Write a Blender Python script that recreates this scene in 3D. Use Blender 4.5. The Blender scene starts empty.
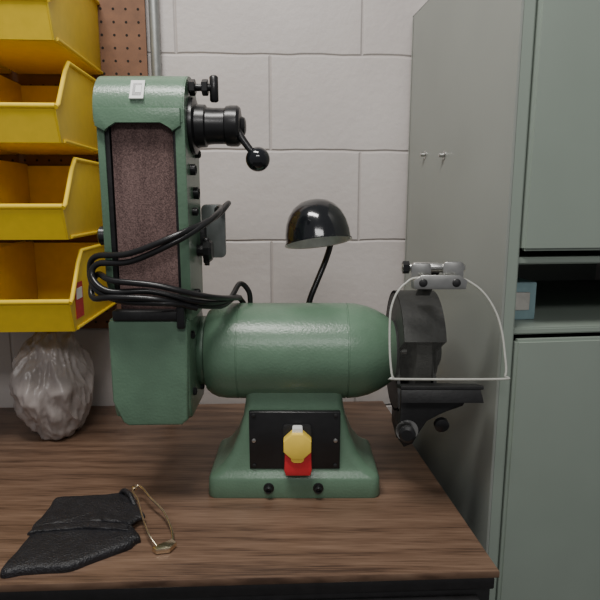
import bpy, bmesh, math, random
from mathutils import Vector, Matrix, noise, Euler
random.seed(3)
R = math.radians

# ---------------------------------------------------------------- materials
def new_mat(name):
    m = bpy.data.materials.new(name); m.use_nodes = True
    nt = m.node_tree
    return m, nt, nt.nodes['Principled BSDF']

def mat(name, col, rough=0.5, metal=0.0, var=0.12, nscale=60, bump=0.0, bscale=200, coat=0.0, spec=0.5):
    m, nt, b = new_mat(name)
    tc = nt.nodes.new('ShaderNodeTexCoord')
    n = nt.nodes.new('ShaderNodeTexNoise'); n.inputs['Scale'].default_value = nscale; n.inputs['Detail'].default_value = 4
    nt.links.new(tc.outputs['Object'], n.inputs['Vector'])
    r = nt.nodes.new('ShaderNodeValToRGB')
    r.color_ramp.elements[0].position = 0.3; r.color_ramp.elements[1].position = 0.7
    r.color_ramp.elements[0].color = (*[c*(1-var) for c in col], 1)
    r.color_ramp.elements[1].color = (*[min(1, c*(1+var)) for c in col], 1)
    nt.links.new(n.outputs['Fac'], r.inputs['Fac']); nt.links.new(r.outputs['Color'], b.inputs['Base Color'])
    b.inputs['Roughness'].default_value = rough; b.inputs['Metallic'].default_value = metal
    b.inputs['Coat Weight'].default_value = coat
    b.inputs['Specular IOR Level'].default_value = spec
    if bump > 0:
        n2 = nt.nodes.new('ShaderNodeTexNoise'); n2.inputs['Scale'].default_value = bscale; n2.inputs['Detail'].default_value = 3
        nt.links.new(tc.outputs['Object'], n2.inputs['Vector'])
        bp = nt.nodes.new('ShaderNodeBump'); bp.inputs['Strength'].default_value = bump; bp.inputs['Distance'].default_value = 0.002
        nt.links.new(n2.outputs['Fac'], bp.inputs['Height']); nt.links.new(bp.outputs['Normal'], b.inputs['Normal'])
    return m

GREEN = mat('green_hammered_paint', (0.120, 0.205, 0.138), 0.30, var=0.08, nscale=25, bump=0.20, bscale=260)
GREEN_D = mat('green_paint_dark', (0.07, 0.13, 0.085), 0.4, var=0.1)
BLACK = mat('black_plastic', (0.012, 0.012, 0.013), 0.3, var=0.2)
BLACKM = mat('black_matte', (0.013, 0.013, 0.014), 0.5, var=0.3, bump=0.2)
GLOSS = mat('black_gloss_enamel', (0.008, 0.009, 0.011), 0.14, coat=0.5)
STEEL = mat('zinc_steel', (0.55, 0.55, 0.53), 0.3, metal=1.0)
ALU = mat('reflector_aluminium', (0.85, 0.84, 0.8), 0.42, metal=0.5, bump=0.5, bscale=80)
STONE = mat('grinding_stone', (0.035, 0.034, 0.033), 0.9, var=0.35, nscale=500, bump=0.6, bscale=700)
RED = mat('red_plastic', (0.62, 0.03, 0.04), 0.35)
YEL = mat('yellow_plastic', (0.95, 0.68, 0.10), 0.35, var=0.04)
BINY = mat('bin_yellow', (0.88, 0.62, 0.03), 0.38, var=0.04)
WHITE = mat('white_label', (0.8, 0.8, 0.78), 0.5, var=0.03)
CAB = mat('cabinet_grey_green', (0.285, 0.305, 0.28), 0.42, var=0.05, nscale=5, bump=0.05, bscale=300)
CABL = mat('cabinet_front_green', (0.27, 0.32, 0.275), 0.42, var=0.05, nscale=5)
DESKB = mat('desk_dark_metal', (0.018, 0.017, 0.018), 0.4, var=0.2)
LEATH = mat('black_leather', (0.014, 0.014, 0.017), 0.42, var=0.3, bump=0.9, bscale=350)
BRASS = mat('pin_metal', (0.78, 0.66, 0.48), 0.25, metal=1.0)
BAG = mat('plastic_bag_white', (0.36, 0.32, 0.305), 0.3, var=0.12, nscale=20)
PEG = mat('pegboard_brown', (0.17, 0.08, 0.042), 0.7, var=0.15, nscale=40)
HOLE = mat('hole_dark', (0.01, 0.008, 0.006), 0.9)
CONC = mat('floor_concrete', (0.12, 0.115, 0.11), 0.8, var=0.2, nscale=8, bump=0.3)
PIPE = mat('galvanised_pipe', (0.30, 0.31, 0.30), 0.45, metal=0.6)
STOPM = mat('work_stop_grey', (0.22, 0.24, 0.23), 0.4, metal=0.3)
BLUEC = mat('pale_blue_card', (0.22, 0.33, 0.35), 0.6)
PAPER = mat('paper', (0.5, 0.48, 0.44), 0.7)

def belt_mat():
    m, nt, b = new_mat('abrasive_belt')
    tc = nt.nodes.new('ShaderNodeTexCoord')
    n = nt.nodes.new('ShaderNodeTexNoise'); n.inputs['Scale'].default_value = 600; n.inputs['Detail'].default_value = 2
    n2 = nt.nodes.new('ShaderNodeTexNoise'); n2.inputs['Scale'].default_value = 1; n2.inputs['Detail'].default_value = 4
    mp = nt.nodes.new('ShaderNodeMapping'); mp.inputs['Scale'].default_value = (60, 10, 9)
    nt.links.new(tc.outputs['Object'], mp.inputs['Vector']); nt.links.new(mp.outputs['Vector'], n2.inputs['Vector'])
    nt.links.new(tc.outputs['Object'], n.inputs['Vector'])
    a = nt.nodes.new('ShaderNodeMath'); a.operation = 'MULTIPLY_ADD'; a.inputs[1].default_value = 0.35
    h = nt.nodes.new('ShaderNodeMath'); h.operation = 'MULTIPLY'; h.inputs[1].default_value = 0.65
    nt.links.new(n.outputs['Fac'], h.inputs[0])
    nt.links.new(n2.outputs['Fac'], a.inputs[0]); nt.links.new(h.outputs[0], a.inputs[2])
    r = nt.nodes.new('ShaderNodeValToRGB')
    r.color_ramp.elements[0].position = 0.36; r.color_ramp.elements[1].position = 0.66
    r.color_ramp.elements[0].color = (0.055, 0.030, 0.028, 1); r.color_ramp.elements[1].color = (0.20, 0.125, 0.115, 1)
    nt.links.new(a.outputs[0], r.inputs['Fac']); nt.links.new(r.outputs['Color'], b.inputs['Base Color'])
    bp = nt.nodes.new('ShaderNodeBump'); bp.inputs['Strength'].default_value = 0.5; bp.inputs['Distance'].default_value = 0.001
    nt.links.new(n.outputs['Fac'], bp.inputs['Height']); nt.links.new(bp.outputs['Normal'], b.inputs['Normal'])
    b.inputs['Roughness'].default_value = 0.85
    return m
BELT = belt_mat()

def wood_mat():
    m, nt, b = new_mat('walnut_laminate')
    tc = nt.nodes.new('ShaderNodeTexCoord')
    def noi(scale, det, dist=0.0):
        mp = nt.nodes.new('ShaderNodeMapping'); mp.inputs['Scale'].default_value = scale
        n = nt.nodes.new('ShaderNodeTexNoise'); n.inputs['Scale'].default_value = 1; n.inputs['Detail'].default_value = det
        n.inputs['Distortion'].default_value = dist
        nt.links.new(tc.outputs['Object'], mp.inputs['Vector']); nt.links.new(mp.outputs['Vector'], n.inputs['Vector'])
        return n.outputs['Fac']
    fine = noi((16, 330, 60), 5); mid = noi((4.5, 60, 20), 5, 0.8); big = noi((2.0, 9, 3), 4, 1.5)
    mp = nt.nodes.new('ShaderNodeMapping'); mp.inputs['Scale'].default_value = (0.9, 6, 1)
    w = nt.nodes.new('ShaderNodeTexWave'); w.wave_type = 'BANDS'; w.bands_direction = 'Y'
    w.inputs['Scale'].default_value = 1.3; w.inputs['Distortion'].default_value = 14; w.inputs['Detail'].default_value = 4
    w.inputs['Detail Scale'].default_value = 0.8
    nt.links.new(tc.outputs['Object'], mp.inputs['Vector']); nt.links.new(mp.outputs['Vector'], w.inputs['Vector'])
    def mad(x, k, y=None):
        q = nt.nodes.new('ShaderNodeMath'); q.operation = 'MULTIPLY_ADD'; q.inputs[1].default_value = k
        nt.links.new(x, q.inputs[0])
        if y is None: q.inputs[2].default_value = 0
        else: nt.links.new(y, q.inputs[2])
        return q.outputs[0]
    s = mad(fine, 0.50); s = mad(mid, 0.22, s); s = mad(big, 0.18, s); s = mad(w.outputs['Fac'], 0.10, s)
    r = nt.nodes.new('ShaderNodeValToRGB'); e = r.color_ramp.elements
    e[0].position = 0.36; e[0].color = (0.062, 0.034, 0.022, 1)
    e[1].position = 0.66; e[1].color = (0.225, 0.142, 0.095, 1)
    x = e.new(0.48); x.color = (0.142, 0.083, 0.053, 1)
    nt.links.new(s, r.inputs['Fac']); nt.links.new(r.outputs['Color'], b.inputs['Base Color'])
    b.inputs['Roughness'].default_value = 0.40
    bp = nt.nodes.new('ShaderNodeBump'); bp.inputs['Strength'].default_value = 0.15; bp.inputs['Distance'].default_value = 0.001
    nt.links.new(fine, bp.inputs['Height']); nt.links.new(bp.outputs['Normal'], b.inputs['Normal'])
    return m
WOOD = wood_mat()

def block_mat():
    m, nt, b = new_mat('painted_concrete_block')
    tc = nt.nodes.new('ShaderNodeTexCoord')
    sep = nt.nodes.new('ShaderNodeSeparateXYZ'); nt.links.new(tc.outputs['Object'], sep.inputs[0])
    nz = nt.nodes.new('ShaderNodeTexNoise'); nz.inputs['Scale'].default_value = 9; nz.inputs['Detail'].default_value = 2
    nt.links.new(tc.outputs['Object'], nz.inputs['Vector'])
    wob = nt.nodes.new('ShaderNodeMath'); wob.operation = 'MULTIPLY_ADD'; wob.inputs[1].default_value = 0.012; wob.inputs[2].default_value = -0.006
    nt.links.new(nz.outputs['Fac'], wob.inputs[0])
    ax = nt.nodes.new('ShaderNodeMath'); ax.operation = 'ADD'; ax.inputs[1].default_value = 4.065
    nt.links.new(sep.outputs['X'], ax.inputs[0])
    az = nt.nodes.new('ShaderNodeMath'); az.operation = 'ADD'; az.inputs[1].default_value = 2.0 - 0.785
    nt.links.new(sep.outputs['Z'], az.inputs[0])
    az2 = nt.nodes.new('ShaderNodeMath'); az2.operation = 'ADD'
    nt.links.new(az.outputs[0], az2.inputs[0]); nt.links.new(wob.outputs[0], az2.inputs[1])
    cmb = nt.nodes.new('ShaderNodeCombineXYZ'); nt.links.new(ax.outputs[0], cmb.inputs[0]); nt.links.new(az2.outputs[0], cmb.inputs[1])
    br = nt.nodes.new('ShaderNodeTexBrick'); br.offset = 0.5; br.offset_frequency = 2; br.squash = 1.0
    br.inputs['Scale'].default_value = 1; br.inputs['Brick Width'].default_value = 0.4; br.inputs['Row Height'].default_value = 0.2
    br.inputs['Mortar Size'].default_value = 0.0045; br.inputs['Mortar Smooth'].default_value = 1.0
    br.inputs['Color1'].default_value = (0.53, 0.49, 0.47, 1); br.inputs['Color2'].default_value = (0.56, 0.52, 0.50, 1)
    br.inputs['Mortar'].default_value = (0.48, 0.44, 0.42, 1)
    nt.links.new(cmb.outputs[0], br.inputs['Vector'])
    n1 = nt.nodes.new('ShaderNodeTexNoise'); n1.inputs['Scale'].default_value = 4; n1.inputs['Detail'].default_value = 7
    nt.links.new(tc.outputs['Object'], n1.inputs['Vector'])
    r = nt.nodes.new('ShaderNodeValToRGB'); r.color_ramp.elements[0].position = 0.3; r.color_ramp.elements[1].position = 0.7
    r.color_ramp.elements[0].color = (0.86, 0.85, 0.85, 1); r.color_ramp.elements[1].color = (1, 1, 1, 1)
    nt.links.new(n1.outputs['Fac'], r.inputs['Fac'])
    mx = nt.nodes.new('ShaderNodeMix'); mx.data_type = 'RGBA'; mx.blend_type = 'MULTIPLY'; mx.inputs['Factor'].default_value = 1
    nt.links.new(br.outputs['Color'], mx.inputs['A']); nt.links.new(r.outputs['Color'], mx.inputs['B'])
    nt.links.new(mx.outputs['Result'], b.inputs['Base Color'])
    b.inputs['Roughness'].default_value = 0.5
    n2 = nt.nodes.new('ShaderNodeTexNoise'); n2.inputs['Scale'].default_value = 60; n2.inputs['Detail'].default_value = 5
    nt.links.new(tc.outputs['Object'], n2.inputs['Vector'])
    sm = nt.nodes.new('ShaderNodeMath'); sm.operation = 'MULTIPLY_ADD'; sm.inputs[1].default_value = -1.0
    k = nt.nodes.new('ShaderNodeMath'); k.operation = 'MULTIPLY'; k.inputs[1].default_value = 0.35
    nt.links.new(n2.outputs['Fac'], k.inputs[0])
    nt.links.new(br.outputs['Fac'], sm.inputs[0]); nt.links.new(k.outputs[0], sm.inputs[2])
    bp = nt.nodes.new('ShaderNodeBump'); bp.inputs['Strength'].default_value = 0.55; bp.inputs['Distance'].default_value = 0.005
    nt.links.new(sm.outputs[0], bp.inputs['Height']); nt.links.new(bp.outputs['Normal'], b.inputs['Normal'])
    return m
BLOCK = block_mat()

def clear_mat(name, mul, add, tint, rough, base):
    m, nt, b = new_mat(name)
    out = nt.nodes['Material Output']
    tr = nt.nodes.new('ShaderNodeBsdfTransparent'); tr.inputs['Color'].default_value = (*tint, 1)
    nz = nt.nodes.new('ShaderNodeTexNoise'); nz.inputs['Scale'].default_value = 30
    mr = nt.nodes.new('ShaderNodeMath'); mr.operation = 'MULTIPLY_ADD'; mr.inputs[1].default_value = mul; mr.inputs[2].default_value = add
    nt.links.new(nz.outputs['Fac'], mr.inputs[0])
    b.inputs['Base Color'].default_value = (*base, 1); b.inputs['Roughness'].default_value = rough
    mix = nt.nodes.new('ShaderNodeMixShader')
    nt.links.new(mr.outputs[0], mix.inputs[0]); nt.links.new(tr.outputs[0], mix.inputs[1]); nt.links.new(b.outputs[0], mix.inputs[2])
    nt.links.new(mix.outputs[0], out.inputs['Surface'])
    return m
CLEAR = clear_mat('clear_polycarbonate', 0.03, 0.004, (0.93, 0.935, 0.92), 0.10, (0.6, 0.6, 0.57))
RIM = clear_mat('frosted_polycarbonate_edge', 0.2, 0.40, (0.8, 0.8, 0.76), 0.22, (0.75, 0.75, 0.71))

# ---------------------------------------------------------------- helpers
def empty(name, loc):
    e = bpy.data.objects.new(name, None); bpy.context.collection.objects.link(e)
    e.location = loc; e.empty_display_size = 0.05
    return e

def finish(name, bm, m, parent=None, smooth=True, ang=35):
    bmesh.ops.recalc_face_normals(bm, faces=bm.faces)
    me = bpy.data.meshes.new(name)
    if smooth:
        for f in bm.faces: f.smooth = True
        for e in bm.edges:
            if len(e.link_faces) == 2:
                try:
                    if e.calc_face_angle() > R(ang): e.smooth = False
                except Exception: pass
    bm.to_mesh(me); bm.free()
    o = bpy.data.objects.new(name, me); bpy.context.collection.objects.link(o)
    me.materials.append(m)
    if parent:
        o.parent = parent; o.matrix_parent_inverse = Matrix.Translation(-parent.location)
    return o

def box(name, c, s, m, parent=None, bevel=0.002, rot=(0, 0, 0), seg=2):
    bm = bmesh.new(); bmesh.ops.create_cube(bm, size=1)
    for v in bm.verts: v.co = Vector((v.co.x*s[0], v.co.y*s[1], v.co.z*s[2]))
    if bevel: bmesh.ops.bevel(bm, geom=bm.edges[:], offset=min(bevel, min(s)*0.45), segments=seg, affect='EDGES', profile=0.5)
    M = Matrix.Translation(c) @ Euler(rot).to_matrix().to_4x4()
    bmesh.ops.transform(bm, matrix=M, verts=bm.verts)
    return finish(name, bm, m, parent, True, 50)

def loft(name, rings, m, parent=None, cap=True, ang=35, closed=False):
    bm = bmesh.new(); R_ = []
    for r in rings: R_.append([bm.verts.new(p) for p in r])
    n = len(R_[0]); cnt = len(R_)
    for i in range(cnt if closed else cnt-1):
        a, b_ = R_[i], R_[(i+1) % cnt]
        for j in range(n):
            bm.faces.new((a[j], a[(j+1) % n], b_[(j+1) % n], b_[j]))
    if cap and not closed:
        bm.faces.new(R_[0]); bm.faces.new(R_[-1])
    return finish(name, bm, m, parent, True, ang)

def lathe(name, prof, origin, axis, m, parent=None, n=48, ang=35):
    axis = Vector(axis).normalized(); q = Vector((0, 0, 1)).rotation_difference(axis)
    rings = []
    for t, r in prof:
        rings.append([Vector(origin) + q @ Vector((max(r, 1e-4)*math.cos(2*math.pi*k/n), max(r, 1e-4)*math.sin(2*math.pi*k/n), t)) for k in range(n)])
    return loft(name, rings, m, parent, True, ang)

def cyl(name, a, b_, r, m, parent=None, bev=0.001, n=32):
    a = Vector(a); b_ = Vector(b_); L = (b_-a).length
    bev = min(bev, r*0.4, L*0.4)
    return lathe(name, [(0, r-bev), (bev, r), (L-bev, r), (L, r-bev)], a, b_-a, m, parent, n, 60)

def catmull(pts, sub=8):
    P = [Vector(p) for p in pts]; P = [2*P[0]-P[1]] + P + [2*P[-1]-P[-2]]
    out = []
    for i in range(1, len(P)-2):
        for k in range(sub):
            t = k/sub
            out.append(0.5*((2*P[i]) + (P[i+1]-P[i-1])*t + (2*P[i-1]-5*P[i]+4*P[i+1]-P[i+2])*t*t + (-P[i-1]+3*P[i]-3*P[i+1]+P[i+2])*t**3))
    out.append(P[-2]); return out

def tube(name, pts, r, m, parent=None, n=12, smooth=True, closed=False):
    P = catmull(pts) if smooth else [Vector(p) for p in pts]
    up = Vector((0, 0, 1)); rings = []; prev = None
    for i, p in enumerate(P):
        if closed: d = (P[(i+1) % len(P)]-P[i-1])
        else: d = (P[min(i+1, len(P)-1)]-P[max(i-1, 0)])
        d.normalize()
        if prev is None:
            a = d.cross(up)
            if a.length < 0.1: a = d.cross(Vector((1, 0, 0)))
        else: a = prev - d*prev.dot(d)
        a.normalize(); prev = a; b_ = d.cross(a)
        rr = r(i/(len(P)-1)) if callable(r) else r
        rings.append([p + a*rr*math.cos(2*math.pi*k/n) + b_*rr*math.sin(2*math.pi*k/n) for k in range(n)])
    return loft(name, rings, m, parent, True, 60, closed)

def prism(name, pts, axis, a0, a1, m, parent=None, bevel=0.0, ang=35, rot=None, seg=2):
    """extrude a 2D outline. axis X: pts=(y,z); Y: pts=(x,z); Z: pts=(x,y)"""
    def mk(p, a):
        return {'X': (a, p[0], p[1]), 'Y': (p[0], a, p[1]), 'Z': (p[0], p[1], a)}[axis]
    bm = bmesh.new()
    A = [bm.verts.new(mk(p, a0)) for p in pts]; B = [bm.verts.new(mk(p, a1)) for p in pts]
    fa = bm.faces.new(A); fb = bm.faces.new(B); n = len(pts)
    for j in range(n): bm.faces.new((A[j], A[(j+1) % n], B[(j+1) % n], B[j]))
    if bevel:
        es = list(set(fa.edges) | set(fb.edges))
        bmesh.ops.bevel(bm, geom=es, offset=bevel, segments=seg, affect='EDGES', profile=0.5)
    if rot is not None: bmesh.ops.transform(bm, matrix=rot, verts=bm.verts)
    return finish(name, bm, m, parent, True, ang)

def rrect(x0, x1, y0, y1, r, n=6):
    pts = []
    for cx, cy, a in ((x1-r, y1-r, 0), (x0+r, y1-r, 90), (x0+r, y0+r, 180), (x1-r, y0+r, 270)):
        for k in range(n+1):
            t = R(a+90*k/n); pts.append((cx+r*math.cos(t), cy+r*math.sin(t)))
    return pts

def sphere(name, c, r, m, parent=None, sc=(1, 1, 1)):
    bm = bmesh.new(); bmesh.ops.create_uvsphere(bm, u_segments=32, v_segments=20, radius=r)
    for v in bm.verts: v.co = Vector((v.co.x*sc[0], v.co.y*sc[1], v.co.z*sc[2])) + Vector(c)
    return finish(name, bm, m, parent, True, 80)

FLOOR = -0.78
# ---------------------------------------------------------------- room
w = box('wall_back', (0, 0, 0), (3.2, 0.12, 2.9), BLOCK, None, 0)
w.data.transform(Matrix.Translation((0, 0.06, FLOOR+1.45)))
w.location = (0, 1.285, 0); w.rotation_euler = (0, 0, R(3))
fl = box('floor', (0, 0.3, FLOOR-0.03), (3.2, 2.9, 0.06), CONC, None, 0)

# ---------------------------------------------------------------- workbench
wb = empty('workbench', (-0.2, 0.95, -0.4))
top = [(-0.80, 0.612), (0.261, 0.658), (0.200, 1.288), (-0.80, 1.238)]
prism('top_laminate', top, 'Z', -0.011, 0.0, WOOD, wb, 0.002)
body = [(-0.785, 0.622), (0.253, 0.667), (0.192, 1.278), (-0.785, 1.230)]
prism('body', body, 'Z', FLOOR, -0.011, DESKB, wb, 0.002)
prism('top_rail', [(-0.79, 0.616), (0.256, 0.661), (0.255, 0.675), (-0.79, 0.63)], 'Z', -0.030, -0.0112, DESKB, wb, 0.003)
ang = math.atan2(0.046, 1.061)
def on_front(x): return 0.622 + (x+0.785)*0.0435
for i, (xa, xb) in enumerate(((-0.77, -0.40), (-0.388, -0.035), (-0.022, 0.238))):
    xm = (xa+xb)/2
    for j, (z1, z0) in enumerate(((-0.040, -0.20), (-0.21, -0.45), (-0.46, -0.76))):
        box('drawer_front_%d_%d' % (i, j), (xm, on_front(xm)-0.006, (z0+z1)/2), ((xb-xa), 0.014, z1-z0), DESKB, wb, 0.004, (0, 0, ang))
        box('drawer_pull_%d_%d' % (i, j), (xm, on_front(xm)-0.02, z1-0.05), (0.10, 0.018, 0.010), STEEL, wb, 0.004, (0, 0, ang))

# ---------------------------------------------------------------- metal cabinet
cab = empty('metal_cabinet', (0.5, 1.0, 0.0))
th = R(6.4); CM = Matrix.Translation((0.294, 0.80, 0)) @ Matrix.Rotation(th, 4, 'Z')
def cbox(name, x0, x1, y0, y1, z0, z1, m, bev=0.002):
    bm = bmesh.new(); bmesh.ops.create_cube(bm, size=1)
    for v in bm.verts: v.co = Vector((x0+(v.co.x+.5)*(x1-x0), y0+(v.co.y+.5)*(y1-y0), z0+(v.co.z+.5)*(z1-z0)))
    if bev: bmesh.ops.bevel(bm, geom=bm.edges[:], offset=bev, segments=2, affect='EDGES')
    bmesh.ops.transform(bm, matrix=CM, verts=bm.verts)
    return finish(name, bm, m, cab, True, 50)
D = 0.485; TOP = 0.863; W = 0.60
cbox('side_left', 0, 0.004, 0, D, FLOOR+.001, TOP, CAB, 0.001)
cbox('post_left', 0.001, 0.022, 0.0, 0.02, FLOOR+.001, TOP-0.002, CABL, 0.003)
cbox('side_right', W-0.004, W, 0, D, FLOOR+.001, TOP, CAB, 0.001)
cbox('post_right', W-0.022, W-0.001, 0.0, 0.02, FLOOR+.001, TOP-0.002, CABL, 0.003)
cbox('top_panel', 0, W, 0, D, TOP-0.004, TOP, CAB, 0.001)
cbox('back_panel', 0, W, D-0.012, D-0.008, FLOOR+.01, TOP-0.006, CAB, 0)
cbox('door_upper', 0.024, W-0.024, -0.004, 0.012, 0.405, TOP-0.012, CABL, 0.004)
for i, z in enumerate((0.395, 0.29)):
    cbox('shelf_%d' % i, 0.004, W-0.004, 0.006, D-0.014, z-0.010, z, CABL, 0.002)
cbox('door_lower', 0.024, W-0.024, -0.004, 0.012, FLOOR+0.05, 0.274, CABL, 0.004)
for i, p in enumerate(((1.166, 0.253, 0.567), (1.06, 0.265, 0.558))):
    q = Vector((0.294-0.1122*(p[0]-0.80), p[0], p[2]))
    lathe('bolt_%d' % i, [(0, 0.008), (0.002, 0.008), (0.003, 0.0045), (0.010, 0.004), (0.011, 0.003)], q+Vector((0.001, 0, 0)), (-1, -0.11, 0), STEEL, cab, 20)
def cab_item(name, x0, x1, y0, y1, z0, z1, m, lab):
    e = empty(name, CM @ Vector(((x0+x1)/2, (y0+y1)/2, (z0+z1)/2)))
    for nm, a, mm in (('carton', (x0, x1, y0, y1, z0, z1), m), ('label', (x0+.01, x1-.01, y0-.001, y0+.001, z0+.015, z1-.015), lab)):
        o = cbox(nm, *a, mm, 0.001); o.parent = e; o.matrix_parent_inverse = Matrix.Translation(-e.location)
cab_item('cardboard_carton', 0.03, 0.085, 0.06, 0.2, 0.2905, 0.35, BLUEC, PAPER)

# ---------------------------------------------------------------- pegboard, pipe, bins
RM = Matrix.Translation((0, 1.285, 0)) @ Matrix.Rotation(R(3), 4, 'Z')
peg = empty('pegboard', RM @ Vector((-0.6, -0.02, 0.65)))
bm = bmesh.new(); bmesh.ops.create_cube(bm, size=1)
for v in bm.verts: v.co = RM @ Vector((-0.648+v.co.x*0.65, -0.018+v.co.y*0.006, 0.62+v.co.z*0.86))
finish('board', bm, PEG, peg)
bm = bmesh.new()
for i in range(25):
    for j in range(33):
        c = Vector((-0.337-i*0.0254, -0.0214, 0.205+j*0.0254))
        vs = [bm.verts.new(RM @ (c+Vector((0.0027*math.cos(2*math.pi*k/10), 0, 0.0027*math.sin(2*math.pi*k/10))))) for k in range(10)]
        bm.faces.new(vs)
finish('peg_holes', bm, HOLE, peg, False)
for i, z in enumerate((0.26, 0.95)):
    a = RM @ Vector((-0.648, -0.0075, z)); box('batten_%d' % i, a, (0.64, 0.014, 0.03), PEG, peg, 0.001, (0, 0, R(3)))
pp = empty('conduit_pipe', RM @ Vector((-0.30, -0.014, 0.5)))
cyl('pipe', RM @ Vector((-0.306, -0.0125, 0.002)), RM @ Vector((-0.306, -0.0125, 1.6)), 0.0105, PIPE, pp)
for i, z in enumerate((0.35, 1.0)):
    tube('strap_%d' % i, [RM @ Vector(p) for p in ((-0.329, -0.002, z), (-0.320, -0.014, z), (-0.306, -0.026, z), (-0.292, -0.014, z), (-0.283, -0.002, z))], 0.0025, STEEL, pp)

def storage_bin(z, x1=-0.397, wd=0.17, label=None):
    e = empty('storage_bin', RM @ Vector((x1-wd/2, -0.16, z+0.06)))
    t = 0.003
    yb, yf = -0.024, -0.305; H = 0.140
    side = [(yb, z), (yf+0.02, z), (yf, z+0.055), (yf+0.012, z+0.06), (yf+0.055, z+H*0.86), (yf+0.075, z+H), (yb, z+H)]
    def pr(nm, pts, ax, a0, a1, m=BINY, bev=0.0008):
        prism(nm, pts, ax, a0, a1, m, e, bev, rot=RM, ang=40)
    pr('side_right', side, 'X', x1-t, x1); pr('side_left', side, 'X', x1-wd, x1-wd+t)
    pr('bottom', [(x1-wd+t, yf+0.02), (x1-t, yf+0.02), (x1-t, yb), (x1-wd+t, yb)], 'Z', z, z+t)
    pr('back', [(x1-wd+t, z+t), (x1-t, z+t), (x1-t, z+H), (x1-wd+t, z+H)], 'Y', yb-t, yb)
    pr('front', [(yf+0.02, z), (yf+0.023, z), (yf+0.004, z+0.06), (yf, z+0.055)], 'X', x1-wd+t, x1-t, BINY, 0)
    for s, x in (('right', x1+0.001), ('left', x1-wd-0.001)):
        tube('rim_'+s, [RM @ Vector((x, y, zz)) for y, zz in side[2:]], 0.004, BINY, e, 8, smooth=False)
        tube('foot_'+s, [RM @ Vector((x, yf+.03, z+.004)), RM @ Vector((x, yb, z+.004))], 0.003, BINY, e, 8, smooth=False)
    tube('lip', [RM @ Vector((x1-wd, yf+0.002, z+0.057)), RM @ Vector((x1, yf+0.002, z+0.057))], 0.005, BINY, e, 8, smooth=False)
    if label:
        pr('label', [(-0.275, z+0.02), (-0.275, z+0.085), (-0.235, z+0.085), (-0.235, z+0.02)], 'X', x1, x1+0.001, label, 0)
        pr('label_stripe', [(-0.27, z+0.055), (-0.27, z+0.075), (-0.24, z+0.075), (-0.24, z+0.055)], 'X', x1+0.001, x1+0.0016, WHITE, 0)
for x in (-0.418, -0.606):
    for k, z in enumerate((0.735, 0.572, 0.409, 0.245)):
        storage_bin(z, x, label=RED if k == 3 else None)

# plastic bag
bm = bmesh.new(); bmesh.ops.create_icosphere(bm, subdivisions=6, radius=1)
for v in bm.verts:
    p = v.co.copy()
    q = Vector((p.x*2.6, p.y*2.6, p.z*1.2))
    n_ = noise.noise(p*1.6)*0.25 + (0.5-abs(noise.noise(q*1.7+Vector((3, 1, 2)))))*0.20 + (0.5-abs(noise.noise(q*3.7)))*0.07
    k = 1 - 0.35*max(0, p.z)
    v.co = Vector((p.x*0.075*k*(1+n_), p.y*0.08*k*(1+n_), max(-0.108, p.z*0.115*(1+n_*0.5))))
    v.co += Vector((-0.505, 1.11, 0.11))
bag = finish('plastic_bag', bm, BAG, None, True, 60)

# ---------------------------------------------------------------- belt sander / bench grinder
G = empty('belt_sander_bench_grinder', (0, 0.915, 0.0))
MC = (0.915, 0.2277)
rings = []
for z, hx, y0, y1, r in ((0.0, .140, .839, .998, .016), (0.003, .141, .838, .999, .016), (0.030, .1395, .839, .997, .016), (0.036, .136, .8415, .994, .016),
                        (.040, .129, .845, .990, .018), (.050, .117, .848, .984, .02), (.070, .103, .851, .978, .02), (.10, .091, .853, .972, .018),
                        (.13, .083, .855, .968, .016), (.155, .079, .857, .965, .014), (.185, .078, .858, .965, .014)):
    rings.append([(x-0.0095, y, z) for x, y in rrect(-hx, hx, y0, y1, r)])
loft('base_casting', rings, GREEN, G, True, 40)
lathe('motor_housing', [(-.155, .030), (-.155, .060), (-.152, .067), (-.145, .073), (-.135, .0775), (-.120, .0795), (-.101, .0798), (-.1005, .0788), (-.099, .0788), (-.0985, .0798),
      (.075, .0798), (.0755, .0785), (.0775, .0785), (.078, .0798), (.095, .0785), (.112, .0745), (.128, .068), (.142, .060), (.150, .054), (.155, .050), (.155, .02)],
      (0, *MC), (1, 0, 0), GREEN, G, 72, 25)
# switch
box('switch_plate', (-.0085, .850, .0965), (.146, .010, .098), BLACK, G, 0.002)
for i, (x, z) in enumerate(((-.074, .139), (.057, .139), (-.074, .054), (.057, .054), (-.074, .097), (.057, .097))):
    lathe('plate_screw_%d' % i, [(0, .0035), (.0015, .0032), (.002, .002)], (x, .8452, z), (0, -1, 0), BLACKM if i < 4 else STEEL, G, 16)
prism('switch_bezel', rrect(-.027, .018, .050, .125, .004), 'Y', .8452, .838, BLACKM, G, 0.001)
prism('switch_paddle_red', [(-.0225, .047), (.0165, .047), (.0190, .056), (.0175, .095), (-.0235, .095), (-.0255, .056)], 'Y', .839, .822, RED, G, 0.003)
octa = [(-.004+math.cos(R(22.5+45*k))*.0235, .0985+math.sin(R(22.5+45*k))*.0225) for k in range(8)]
prism('switch_key_yellow', octa, 'Y', .837, .816, YEL, G, 0.002)
prism('switch_key_tab', rrect(-.014, .006, .072, .092, .004), 'Y', .837, .818, YEL, G, 0.0015)
prism('switch_key_cap', rrect(-.012, .004, .114, .126, .002), 'Y', .838, .824, WHITE, G, 0.001)
for i, x in enumerate((-.0505, .0295)):
    lathe('foot_bolt_%d' % i, [(0, .0085), (.003, .0085), (.0035, .006), (.010, .0058), (.011, .004), (.007, .003)], (x, .8395, .0185), (0, -1, 0), BLACK, G, 24)

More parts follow.
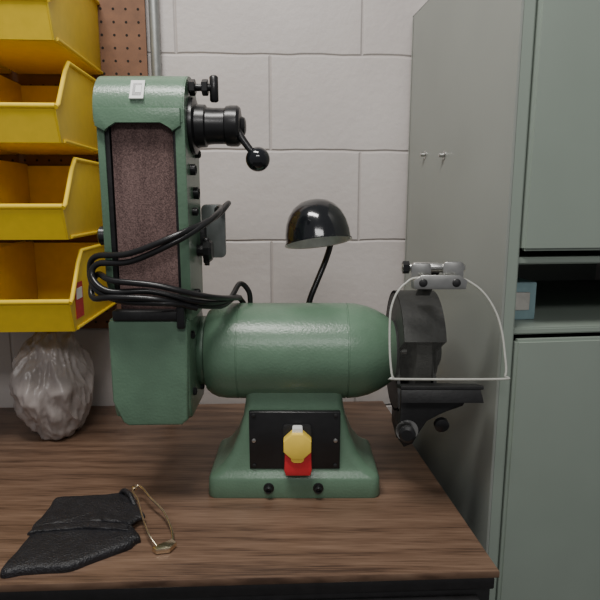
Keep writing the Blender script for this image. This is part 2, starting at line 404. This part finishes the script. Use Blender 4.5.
# lower drive housing
hx0, hx1 = -.281, -.165
prof = [(.803, .170), (.808, .153), (.822, .145), (.92, .145), (.938, .160), (.942, .20), (.942, .275), (.93, .300), (.85, .306), (.803, .306)]
prism('drive_housing', prof, 'X', hx0, hx1, GREEN, G, 0.006, 30, seg=4)
lid = [(-.280, .300), (-.280, .180), (-.266, .147), (-.258, .142), (-.178, .143), (-.168, .152), (-.165, .300), (-.168, .304), (-.277, .304)]
prism('drive_housing_lid', lid, 'Y', .797, .806, GREEN, G, 0.003, 40, seg=3)
cyl('drive_neck', (-.168, *MC), (-.150, *MC), .058, GREEN_D, G, .003, 48)
for i, (y, z) in enumerate(((.83, .275), (.83, .185), (.88, .23), (.905, .275), (.895, .172))):
    lathe('housing_bolt_%d' % i, [(0, .0065), (.005, .0065), (.006, .005), (.004, .003)], (hx1-.001, y, z), (1, 0, 0), BLACK, G, 6 if i != 2 else 20)
# belt
by0, by1, bz0, bz1 = .806, .886, .285, .625
cyb = (by0+by1)/2; rb = (by1-by0)/2
def stadium(r, n=20, zt=bz1, zb=bz0):
    p = []
    for k in range(n+1):
        a = R(0+180*k/n); p.append((cyb+r*math.cos(a), zt-rb+r*math.sin(a)))
    for k in range(n+1):
        a = R(180+180*k/n); p.append((cyb+r*math.cos(a), zb+rb+r*math.sin(a)))
    return p
bx0, bx1 = -.2620, -.1765
outer = stadium(rb); inner = stadium(rb-.0012)
loft('abrasive_belt', [[(bx0, *p) for p in outer], [(bx1, *p) for p in outer], [(bx1, *p) for p in inner], [(bx0, *p) for p in inner]], BELT, G, False, 40, closed=True)
cyl('idler_drum', (bx0+.002, cyb, bz1-rb), (bx1-.002, cyb, bz1-rb), rb-.0015, BLACKM, G, .001, 40)
box('platen', ((bx0+bx1)/2, by0+.006, .44), (.082, .006, .20), STEEL, G, .001)
box('spine', ((bx0+bx1)/2, cyb+.002, .45), (.084, .03, .26), BLACKM, G, .002)
def splate(r, zt, zb, n=20):
    p = []
    for k in range(n+1):
        a = R(180*k/n); p.append((cyb+.004+r*math.cos(a), zt-r+r*math.sin(a)))
    p += [(cyb+.004-r, zb+.03), (cyb-r+.02, zb), (cyb+.004+r, zb)]
    return p
prism('side_plate_right', splate(.053, .651, .302), 'X', -.1715, -.158, GREEN, G, .003, 30, seg=3)
prism('side_plate_right_inner', splate(.049, .646, .304), 'X', -.1755, -.171, BLACKM, G, .001, 30)
prism('side_plate_left', splate(.050, .648, .330), 'X', -.2800, -.2700, GREEN, G, .003, 30, seg=3)
prism('side_plate_left_inner', splate(.047, .644, .33), 'X', -.2705, -.2640, BLACKM, G, .001, 30)
ro, ri = .054, .0475; zc = .651-.0535
pr = []
for k in range(25):
    a = R(-20+ (205)*k/24); pr.append((cyb+.004+ro*math.cos(a), zc+ro*math.sin(a)))
pr.append((cyb+.004-ro, zc-.016))
pi = [(cyb+.004-ri, zc-.016)]
for k in range(25):
    a = R(185-205*k/24); pi.append((cyb+.004+ri*math.cos(a), zc+ri*math.sin(a)))
prism('top_cover', pr+pi, 'X', -.2825, -.160, GREEN, G, .0015, 30)
prism('cover_lip', [(-.280, .5765), (-.266, .569), (-.262, .5765), (-.252, .5825), (-.19, .5825), (-.179, .5765), (-.175, .569), (-.163, .5765), (-.163, .60), (-.28, .60)], 'Y', .7915, .7975, GREEN, G, .0015)
la = R(150)
lq = Matrix.Translation((-.222, cyb+.004+ro*math.cos(la), zc+ro*math.sin(la))) @ Matrix.Rotation(-(math.pi-la), 4, 'X')
prism('maker_label', [(-.0095, -.015), (.0095, -.015), (.0095, .015), (-.0095, .015)], 'Y', -.0022, .0005, WHITE, G, 0, rot=lq)
prism('maker_label_mark', [(-.006, -.010), (.006, -.010), (.006, .010), (-.006, .010)], 'Y', -.0026, -.0020, BLACK, G, 0, rot=lq)
prism('maker_label_core', [(-.002, -.006), (.006, -.006), (.006, .006), (-.002, .006)], 'Y', -.0030, -.0025, WHITE, G, 0, rot=lq)
lathe('left_knob', [(0, .006), (.004, .006), (.005, .013), (.014, .014), (.017, .010)], (-.279, .83, .425), (-1, 0, 0), BLACK, G, 24)
TZt = .634
cyl('tension_rod', (-.170, .835, TZt), (-.118, .835, TZt), .0050, BLACK, G)
for i, x in enumerate((-.157, -.139)):
    lathe('tension_nut_%d' % i, [(0, .010), (.001, .0115), (.008, .0115), (.009, .010)], (x, .835, TZt), (1, 0, 0), BLACK, G, 6, 10)
cyl('tension_tee', (-.122, .835, TZt-.020), (-.122, .835, TZt+.016), .0062, BLACK, G, .002)
TY, TZ = .85, .583
lathe('tracking_flange', [(0, .040), (.003, .041), (.008, .040), (.010, .034)], (-.160, TY, TZ), (1, 0, 0), BLACK, G, 40)
lathe('tracking_hub', [(0, .031), (.018, .030), (.020, .0265), (.030, .0255), (.046, .0255), (.048, .028), (.054, .029), (.064, .029), (.068, .026), (.070, .014), (.0745, .012), (.076, .008)],
      (-.155, TY, TZ), (1, 0, 0), BLACK, G, 48)
tube('lever', [(-.092, .838, .578), (-.082, .832, .562), (-.066, .828, .541)], lambda t: .0062-.0015*t, BLACK, G)
sphere('lever_ball', (-.0605, .826, .5345), .0175, GLOSS, G)
for i, (y, z, r) in enumerate(((.83, .52, .008), (.85, .487, .009), (.835, .46, .006), (.87, .545, .006), (.83, .34, .006))):
    lathe('arm_bolt_%d' % i, [(0, r), (.008, r), (.009, r*.8), (.006, r*.4)], (-.159, y, z), (1, 0, 0), BLACK, G, 20)
lathe('tilt_knob', [(0, .009), (.010, .009), (.011, .016), (.020, .0175), (.024, .014)], (-.159, .865, .400), (1, 0, 0), BLACK, G, 10, 20)
box('tilt_knob_wing', (-.1445, .865, .400), (.010, .010, .040), BLACK, G, .003)
prism('work_stop', rrect(-.158, -.120, .385, .47, .008), 'Y', .905, .912, STOPM, G, .001)
box('work_stop_arm', (-.165, .905, .42), (.03, .03, .03), BLACKM, G, .003)
box('arm_bracket', (-.205, .905, .34), (.07, .05, .10), GREEN_D, G, .006)
box('spark_deflector', (-.222, .800, .312), (.10, .016, .016), BLACKM, G, .003)
box('deflector_clip', (-.172, .795, .312), (.012, .016, .038), BLACK, G, .003)

# cord
CR = .0044
tube('cord_upper', [(-.084, .935, .298), (-.086, .93, .325), (-.100, .92, .340), (-.114, .87, .3216), (-.145, .80, .3314), (-.2104, .779, .350), (-.2675, .775, .3507), (-.2943, .787, .3687),
     (-.2863, .79, .3877), (-.2363, .779, .3925), (-.1725, .779, .420), (-.1364, .81, .443), (-.1197, .86, .462), (-.132, .905, .462), (-.150, .925, .43), (-.155, .93, .37)], CR, BLACK, G)
tube('cord_lower', [(-.090, .940, .295), (-.105, .92, .318), (-.118, .86, .316), (-.132, .83, .319), (-.183, .777, .333), (-.253, .777, .337), (-.290, .785, .353), (-.302, .80, .377),
     (-.290, .795, .398), (-.236, .776, .404), (-.166, .78, .431), (-.126, .84, .452), (-.112, .89, .472), (-.13, .93, .455), (-.15, .94, .39)], CR, BLACK, G)
tube('cord_loop', [(-.150, .80, .322), (-.200, .771, .340), (-.262, .770, .343), (-.294, .785, .340), (-.300, .80, .358), (-.290, .80, .372), (-.262, .775, .366), (-.200, .770, .360), (-.150, .785, .345), (-.120, .83, .332), (-.098, .90, .320)], CR, BLACK, G)

# right wheel + guard
wx0, wx1 = .158, .222
cyl('arbor', (.15, *MC), (.235, *MC), .010, STEEL, G)
lathe('grinding_wheel', [(0, .015), (0, .086), (.001, .0875), (.024, .0875), (.025, .086), (.025, .015)], (.178, *MC), (1, 0, 0), STONE, G, 64)
def pie(r, a0, a1, n=40, c=None):
    p = []
    for k in range(n+1):
        a = R(a0+(a1-a0)*k/n); p.append((MC[0]+r*math.cos(a), MC[1]+r*math.sin(a)))
    return p
A0, A1 = -128, 158
cen = [(MC[0]-.02, MC[1])]
prism('guard_inner_plate', pie(.100, A0, A1)+cen, 'X', wx0, wx0+.005, BLACKM, G, .001)
prism('guard_outer_plate', pie(.100, A0, A1)+cen, 'X', wx1-.005, wx1, BLACKM, G, .001)
prism('guard_rim', pie(.101, A0, A1)+pie(.097, A1, A0), 'X', wx0, wx1, BLACKM, G, .0008)
lathe('guard_hub', [(0, .055), (.004, .054), (.008, .035), (.014, .030), (.016, .026)], (wx1-.003, MC[0]+.01, MC[1]), (1, 0, 0), BLACKM, G, 40)
cyl('guard_collar', (.146, *MC), (.16, *MC), .05, BLACKM, G)
prism('guard_chute', [(.86, .155), (.93, .13), (.93, .095), (.88, .085), (.845, .12)], 'X', .160, .188, BLACKM, G, .004)
# tool rest
trx = Matrix.Translation((.207, .80, .203)) @ Matrix.Rotation(R(-14), 4, 'X')
prism('tool_rest_table', [(-.060, -.022), (.060, -.022), (.060, .016), (.022, .016), (.022, .026), (-.022, .026), (-.022, .016), (-.060, .016)], 'Z', -.003, .003, BLACKM, G, .0012, rot=trx)
prism('tool_rest_lip', [(-.060, -.022), (.060, -.022), (.056, -.003), (-.060, -.003)], 'Y', -.022, -.017, BLACKM, G, .001, rot=trx)
prism('tool_rest_bracket', [(.152, .196), (.255, .190), (.245, .172), (.212, .160), (.190, .150), (.172, .112), (.158, .106), (.150, .118)], 'Y', .800, .812, BLACKM, G, .002)
box('tool_rest_arm', (.167, .84, .135), (.010, .075, .03), BLACKM, G, .002, (R(-8), 0, 0))
lathe('tool_rest_knob_a', [(0, .006), (.008, .006), (.009, .012), (.018, .013), (.021, .009)], (.163, .802, .133), (-.2, -1, 0), BLACK, G, 12, 20)
lathe('tool_rest_knob_b', [(0, .006), (.004, .006), (.005, .011), (.012, .011), (.014, .008)], (.212, .802, .147), (0, -1, -.2), BLACK, G, 24)
lathe('tool_rest_washer', [(0, .017), (.002, .017)], (.162, .8015, .133), (0, -1, 0), STEEL, G, 24)
# eye shield
sh = [(.1275, .240), (.1255, .270), (.1265, .312), (.130, .332), (.138, .349), (.150, .361), (.166, .368), (.222, .368), (.243, .361), (.262, .345), (.2765, .320), (.2835, .293), (.286, .265), (.2870, .246),
      (.285, .236), (.279, .232), (.136, .232), (.130, .234)]
def shp(p, off=0): return Vector((p[0], .745+(p[1]-.231)*.30-off, p[1]))
def closed_catmull(pts, sub=5):
    n = len(pts); out = []
    for i in range(n):
        a, b_, c, d = (Vector(pts[(i+j) % n]) for j in (-1, 0, 1, 2))
        for k in range(sub):
            t = k/sub
            out.append(0.5*((2*b_)+(c-a)*t+(2*a-5*b_+4*c-d)*t*t+(-a+3*b_-3*c+d)*t**3))
    return out
outl = closed_catmull([shp(p) for p in sh])
loft('eye_shield', [outl, [p+Vector((0, .0025, 0)) for p in outl]], CLEAR, G, True, 30)
tube('eye_shield_edge', [p+Vector((0, .00125, 0)) for p in outl], .0017, RIM, G, 8, smooth=False, closed=True)
prism('shield_clamp_front', [(.160, .354), (.232, .354), (.234, .366), (.222, .374), (.170, .374), (.158, .366)], 'Y', .7755, .773, STEEL, G, .0008)
prism('shield_clamp_left', rrect(.158, .186, .352, .389, .005), 'Y', .792, .789, STEEL, G, .0008)
prism('shield_clamp_right', rrect(.203, .232, .352, .391, .005), 'Y', .792, .789, STEEL, G, .0008)
cyl('hinge_rod', (.146, .798, .382), (.236, .798, .382), .0050, STEEL, G)
lathe('hinge_nut_left', [(0, .009), (.009, .009)], (.147, .798, .382), (1, 0, 0), BLACK, G, 6)
cyl('hinge_tube', (.162, .798, .382), (.230, .798, .382), .0075, STEEL, G)
for i, x in enumerate((.172, .2185)):
    lathe('clamp_screw_%d' % i, [(0, .006), (.003, .005), (.004, .002)], (x, .773, .363), (0, -1, 0), BLACKM, G, 20)
    cyl('clamp_pin_%d' % i, (x, .772, .363), (x, .791, .363), .003, STEEL, G)
box('shield_arm', (.190, .828, .354), (.022, .070, .004), BLACKM, G, .001, (R(-38), 0, 0))

# ---------------------------------------------------------------- task lamp
L = empty('task_lamp', (.03, .97, .40))
tilt = Matrix.Translation((.031, .955, .410)) @ Matrix.Rotation(R(-7), 4, 'Y') @ Matrix.Rotation(R(-13), 4, 'X')
def lring(prof, n=56):
    return [[tilt @ Vector((r*math.cos(2*math.pi*k/n), r*math.sin(2*math.pi*k/n), z)) for k in range(n)] for r, z in prof]
prO = [(.0002, .0695), (.006, .069), (.014, .068), (.026, .064), (.037, .056), (.046, .044), (.052, .029), (.0550, .012), (.0555, -.002), (.0575, -.003), (.0575, -.005)]
prI = [(.0575, -.005), (.054, -.004), (.052, .008), (.048, .024), (.041, .038), (.031, .049), (.018, .056), (.0002, .058)]
loft('shade_outer', lring(prO), GLOSS, L, False, 60)
loft('shade_reflector', lring(prI), ALU, L, False, 60)
bulb = mat('frosted_bulb', (.85, .85, .8), .3)
loft('bulb', lring([(.002, .002), (.012, .005), (.019, .013), (.019, .024), (.012, .038), (.010, .054)]), bulb, L, True, 60)
tube('neck', [(.052, 1.008, .440), (.056, 1.022, .428), (.056, 1.024, .400), (.047, 1.016, .370), (.030, 1.003, .330), (.018, .996, .300), (.012, .9935, .270)], .0055, BLACK, L)
box('lamp_mount', (.012, .9925, .262), (.03, .010, .035), BLACK, L, .003)

# ---------------------------------------------------------------- pouch and safety pin
P = empty('leather_pouch', (-.29, .73, .006))
def pillow(name, outline, z0, hgt, m, parent, n=10):
    cx = sum(p[0] for p in outline)/len(outline); cy = sum(p[1] for p in outline)/len(outline)
    o3 = closed_catmull([(p[0], p[1], 0) for p in outline], 6)
    rings = [[(p.x, p.y, z0) for p in o3]]
    for s, z in ((1.0, .35), (.985, .7), (.95, .9), (.85, 1.0), (.6, 1.05), (.3, 1.02), (.05, 1.0)):
        rings.append([(cx+(p.x-cx)*s, cy+(p.y-cy)*s, z0+hgt*z+.0012*noise.noise(Vector((p.x*60*s, p.y*60*s, 1)))) for p in o3])
    return loft(name, rings, m, parent, True, 50)
def lin(pts, k=3):
    out = []
    for i in range(len(pts)):
        a, b_ = pts[i], pts[(i+1) % len(pts)]
        for j in range(k): out.append((a[0]+(b_[0]-a[0])*j/k, a[1]+(b_[1]-a[1])*j/k))
    return out
pillow('pouch_body', lin([(-.385, .795), (-.285, .805), (-.226, .722), (-.236, .702), (-.300, .655), (-.385, .645)]), 0.0005, .011, LEATH, P)
pillow('pouch_flap', lin([(-.385, .818), (-.280, .832), (-.2315, .768), (-.248, .745), (-.290, .752), (-.385, .738)]), 0.010, .005, LEATH, P)
pillow('pouch_fold', lin([(-.385, .74), (-.31, .752), (-.248, .742), (-.244, .728), (-.31, .733), (-.385, .722)]), 0.009, .006, LEATH, P)
tube('belt_loop', [(-.290, .826, .006), (-.282, .826, .020), (-.268, .812, .022), (-.258, .800, .014), (-.250, .792, .002)], .004, LEATH, P)
S = empty('safety_pin', (-.22, .76, .01))
tube('bow', [(-.266, .822, .026), (-.262, .832, .026), (-.252, .827, .025), (-.232, .800, .023), (-.206, .772, .018), (-.186, .738, .010), (-.178, .712, .004)], .0018, BRASS, S)
tube('needle', [(-.266, .822, .026), (-.262, .812, .025), (-.250, .795, .023), (-.232, .755, .019), (-.212, .715, .016), (-.195, .698, .006)], .0014, BRASS, S)
lathe('coil', [(-.003, .0035), (-.002, .005), (.002, .005), (.003, .0035)], (-.263, .825, .026), (0, 0, 1), BRASS, S, 20)
prism('clasp', lin([(-.180, .716), (-.172, .708), (-.178, .694), (-.196, .690), (-.203, .696), (-.190, .706)], 1), 'Z', .001, .009, BRASS, S, .0015)

# ---------------------------------------------------------------- lights
def area(name, loc, tgt, size, power, col, sy=None):
    l = bpy.data.lights.new(name, 'AREA'); l.energy = power; l.size = size; l.color = col
    if sy: l.shape = 'RECTANGLE'; l.size_y = sy
    o = bpy.data.objects.new(name, l); bpy.context.collection.objects.link(o)
    o.location = loc; o.rotation_euler = (Vector(tgt)-Vector(loc)).to_track_quat('-Z', 'Y').to_euler()
    return o
area('ceiling_light', (-.30, .35, 1.75), (0.05, 1.0, .1), 0.8, 24, (1, .97, .925), .2)
area('ceiling_light_far', (.1, -1.3, 1.7), (0, 1.0, .3), 1.2, 15, (1, .98, .96), .3)
wd = bpy.data.worlds.new('world'); bpy.context.scene.world = wd; wd.use_nodes = True
wd.node_tree.nodes['Background'].inputs['Color'].default_value = (.98, .98, 1.0, 1)
wd.node_tree.nodes['Background'].inputs['Strength'].default_value = 0.19

# ---------------------------------------------------------------- camera
c = bpy.data.cameras.new('camera'); co = bpy.data.objects.new('camera', c); bpy.context.collection.objects.link(co)
c.lens = 33.6; c.sensor_width = 36; c.clip_start = 0.01
co.location = (0, 0, .477); co.rotation_euler = (R(90-10.13), 0, 0)
bpy.context.scene.camera = co
